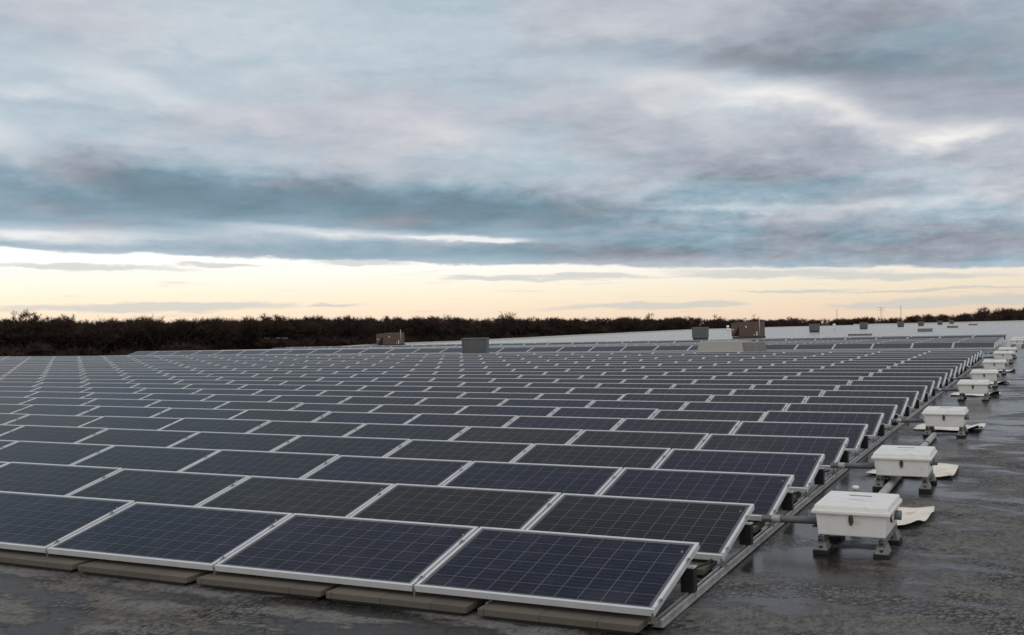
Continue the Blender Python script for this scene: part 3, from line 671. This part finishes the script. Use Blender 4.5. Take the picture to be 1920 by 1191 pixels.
for (x, y), lab in zip([(-37.5,150),(-39.5,152),(-24.5,151)], ['white vent pipe left of the brown unit, nearest it','white vent pipe left of the brown unit, farther from it','white vent pipe right of the third grey vent']):
    mm = on_roof(x, y)
    if vp0 is None:
        vp0 = empty('vent_pipe', lab, 'vent pipe', mm, 'white vent pipes on the far roof')
        bm = bmesh.new(); add_tube(bm, [(0,0,0),(0,0,.55)], .11, 10); part('stack', bm, M['white2'], vp0)
        bm = bmesh.new(); add_tube(bm, [(0,0,.5),(0,0,.72),(0,0,.8)], [.2,.2,.1], 10); part('cowl', bm, M['white2'], vp0)
    else: copy_tree(vp0, mm, lab)

# ------------------------------------------------------------------ WOODS of bare trees
def polar(azd, dist): return CAM_P.x+dist*math.sin(R_(azd)), CAM_P.y+dist*math.cos(R_(azd))
def tree_arrays(seed, h, spread, ntw, twl):
    """trunk/limb triangles and twig slivers of one bare tree, height h"""
    r = np.random.default_rng(seed); tv, tf, wv, wf = [], [], [], []
    def limb(p, q, r0, r1):
        p, q = np.array(p), np.array(q); d = q-p; d = d/np.linalg.norm(d); a = np.cross(d, [.3,.5,.81]); a /= np.linalg.norm(a); b = np.cross(d, a); k = len(tv)
        for c0, rr in ((p, r0), (q, r1)):
            for s in range(3): t = s*2.094; tv.append(c0+(a*math.cos(t)+b*math.sin(t))*rr)
        for s in range(3): s2 = (s+1) % 3; tf.append((k+s, k+s2, k+3+s2)); tf.append((k+s, k+3+s2, k+3+s))
    tips = []
    def grow(p, d, L, rad, lev):
        q = p+d*L; limb(p, q, rad, rad*.62)
        if lev == 0: tips.append((p, q)); return
        for _ in range(r.integers(2, 4)):
            nd = d+r.normal(0, .55, 3)*np.array([spread,spread,.55]); nd[2] = abs(nd[2])*.8+.15; nd /= np.linalg.norm(nd)
            grow(q-d*L*r.uniform(0,.35), nd, L*r.uniform(.58,.82), rad*.6, lev-1)
    grow(np.zeros(3), np.array([r.normal(0,.05), r.normal(0,.05), 1.]), h*.30, h*.016, 4 if h < 10 else 5)
    for _ in range(ntw):
        p, q = tips[r.integers(len(tips))]; s = p+(q-p)*r.uniform(.1,1.0); d = (q-p)/np.linalg.norm(q-p)+r.normal(0,.6,3); d[2] = abs(d[2])*.7+.2; d /= np.linalg.norm(d)
        L = twl*r.uniform(.5,1.3); a = np.cross(d, r.normal(0,1,3)); a /= np.linalg.norm(a)+1e-6; k = len(wv); wd = .045 if h < 10 else (.030 if ntw < 1000 else .020)
        e = s+d*L; s2 = s+d*L*.45; d2 = d+r.normal(0,.6,3); d2 /= np.linalg.norm(d2); e2 = s2+d2*L*.6
        wv.extend([s-a*wd, s+a*wd, e, s2-a*wd*.8, s2+a*wd*.8, e2]); wf.extend([(k,k+1,k+2),(k+3,k+4,k+5)])
    tv, wv = np.array(tv), np.array(wv); top = max(tv[:,2].max(), wv[:,2].max()); tv *= h/top; wv *= h/top
    return tv, np.array(tf), wv, np.array(wf)
def raw_mesh(name, vs, fs, m_):
    me = bpy.data.meshes.new(name); me.vertices.add(len(vs)); me.vertices.foreach_set('co', np.asarray(vs, np.float32).ravel())
    me.loops.add(len(fs)*3); me.loops.foreach_set('vertex_index', np.asarray(fs, np.int32).ravel())
    me.polygons.add(len(fs)); me.polygons.foreach_set('loop_start', np.arange(0, len(fs)*3, 3, dtype=np.int32)); me.update(calc_edges=True); me.validate(); me.materials.append(m_); return me
protos = [tree_arrays(s, 1.0*16, sp, 900, .85) for s, sp in ((1,.9),(2,1.1),(3,.8),(4,1.2),(5,1.0),(6,.9))]
brush = [tree_arrays(s, 7.0, 1.7, 420, 1.5) for s in (11,12,13)]
TH = [(-62,17.6,360),(-50,17.3,360),(-46,17.0,365),(-40,17.2,385),(-33,17.6,420),(-27,17.4,470),(-22,16.6,520),(-18,16.8,560),(-14,16.0,640),(-10,15.4,700),(-7,16.3,680),(-4,16.8,620),(-1,19.4,520),(8,22,480)]
TA = [q[0] for q in TH]
VT, FT_, VW, FW, nt, nw = [], [], [], [], 0, 0
def plant(pr, x, y, s, rot, sh=1.0):
    global nt, nw
    c_, s_ = math.cos(rot), math.sin(rot); Rz = np.array([[c_,-s_,0],[s_,c_,0],[0,0,1]])
    tv, tf, wv, wf = pr
    for src, F, V, Fl, kind in ((tv, tf, VT, FT_, 0), (wv, wf, VW, FW, 1)):
        q = (src*np.array([s*sh, s*sh, s]))@Rz.T+np.array([x, y, GZ]); V.append(q); Fl.append(F+(nt if kind == 0 else nw))
        if kind == 0: nt += len(q)
        else: nw += len(q)
for k in range(1350):
    a = rng.uniform(-62, 8); h = np.interp(a, TA, [q[1] for q in TH]); d = np.interp(a, TA, [q[2] for q in TH])
    depth = rng.uniform(0, 1)**1.2; dd = d+depth*90-20
    x, y = polar(a, dd); hh = h*rng.normal(.93, .04)*(1+.025*math.sin(a*2.1)+.018*math.sin(a*5.3))
    plant(protos[rng.integers(6)], x, y, hh/16, rng.uniform(0, 6.28), rng.uniform(.8, 1.2))
for k in range(1100):
    a = rng.uniform(-62, 8); d = np.interp(a, TA, [q[2] for q in TH]); x, y = polar(a, d+rng.uniform(-36, 60))
    plant(brush[rng.integers(3)], x, y, rng.uniform(.9, 1.55), rng.uniform(0, 6.28), rng.uniform(.9, 1.4))
woods = obj('woods', raw_mesh('woods', np.concatenate(VW), np.concatenate(FW), M['twig'])); woods['kind'] = 'stuff'
tag(woods, 'dark band of leafless woods along the horizon', 'woods')
wt = obj('trunk', raw_mesh('trunk', np.concatenate(VT), np.concatenate(FT_), M['bark']), woods); wt['kind'] = 'stuff'
for n_, (a, e, d, lab) in enumerate([(-48.44,1.22,352,'tall bare tree rising above the woods at far left'),(-47.4,.95,352,'bare tree just right of the tallest one at far left'),(-46.7,.90,355,'bare tree above the woods, second right of the tallest'),(-25.3,.86,455,'bare tree poking above the woods right of the aisle vent'),(-18.2,.70,540,'bare tree above the woods left of the brown unit'),(-15.6,.58,600,'bare tree above the woods just left of the brown unit'),(-13.6,.56,630,'bare tree above the woods right behind the brown unit')]):
    x, y = polar(a, d); h = 11.85+d*math.tan(R_(e)); tv, tf, wv, wf = tree_arrays(60+n_, h, .85, 3600 if n_ < 3 else 1100, .8 if n_ < 3 else 1.0)
    r = empty('bare_tree', lab, 'tree', Matrix.Translation((x, y, GZ)), 'single trees standing above the woods')
    obj('trunk', raw_mesh('trunk', tv, tf, M['bark']), r); obj('crown', raw_mesh('crown', wv, wf, M['twig']), r)
# pale buildings glimpsed through the trees
for a, d, w, h, lab in ((-37.5,388,8,9.2,'pale low building glimpsed through the woods at left'),):
    x, y = polar(a, d); r = empty('distant_building', lab, 'building', Matrix.Translation((x, y, GZ)) @ Matrix.Rotation(R_(-a), 4, 'Z'))
    bm = bmesh.new(); add_box(bm, (-w/2,-3,0), (w/2,3,h-.5)); part('wall', bm, M['far_wall'], r)
    bm = bmesh.new(); add_box(bm, (-w/2-.3,-3.3,h-.5), (w/2+.3,3.3,h), taper=(0,0)); part('roof', bm, M['palegrey'], r)
# power pylons
for a, e, d, arm, lab in ((-9.48,.66,900,.0,'thin power pylon leftmost of three on the horizon'),(-7.42,.70,900,2.8,'power pylon with crossarms, middle of three on the horizon'),(-6.52,.80,880,.0,'thin power pylon rightmost of three on the horizon')):
    x, y = polar(a, d); h = 11.85+d*math.tan(R_(e)); r = empty('power_pylon', lab, 'pylon', Matrix.Translation((x, y, GZ)) @ Matrix.Rotation(R_(-a), 4, 'Z'), 'power pylons beyond the woods')
    bm = bmesh.new(); b = 1.6 if arm else .5; t = .35 if arm else .2; NS = 10
    for sx in (-1,1):
        for sy in (-1,1): add_tube(bm, [(sx*b,sy*b,0),(sx*t,sy*t,h)], .07, 4)
    for k in range(NS):
        w0 = b+(t-b)*k/NS; w1 = b+(t-b)*(k+1)/NS
        for sy in (-1,1): add_tube(bm, [(-w0,sy*w0,h*k/NS),(w1,sy*w1,h*(k+1)/NS)], .05, 3); add_tube(bm, [(w0,sy*w0,h*k/NS),(-w1,sy*w1,h*(k+1)/NS)], .05, 3)
    part('tower', bm, M['pylon'], r)
    if arm:
        for z in (h-.4, h-2.2):
            bm = bmesh.new(); add_tube(bm, [(-arm,0,z),(0,0,z+.4),(arm,0,z)], .13, 4); part('crossarm', bm, M['pylon'], r)
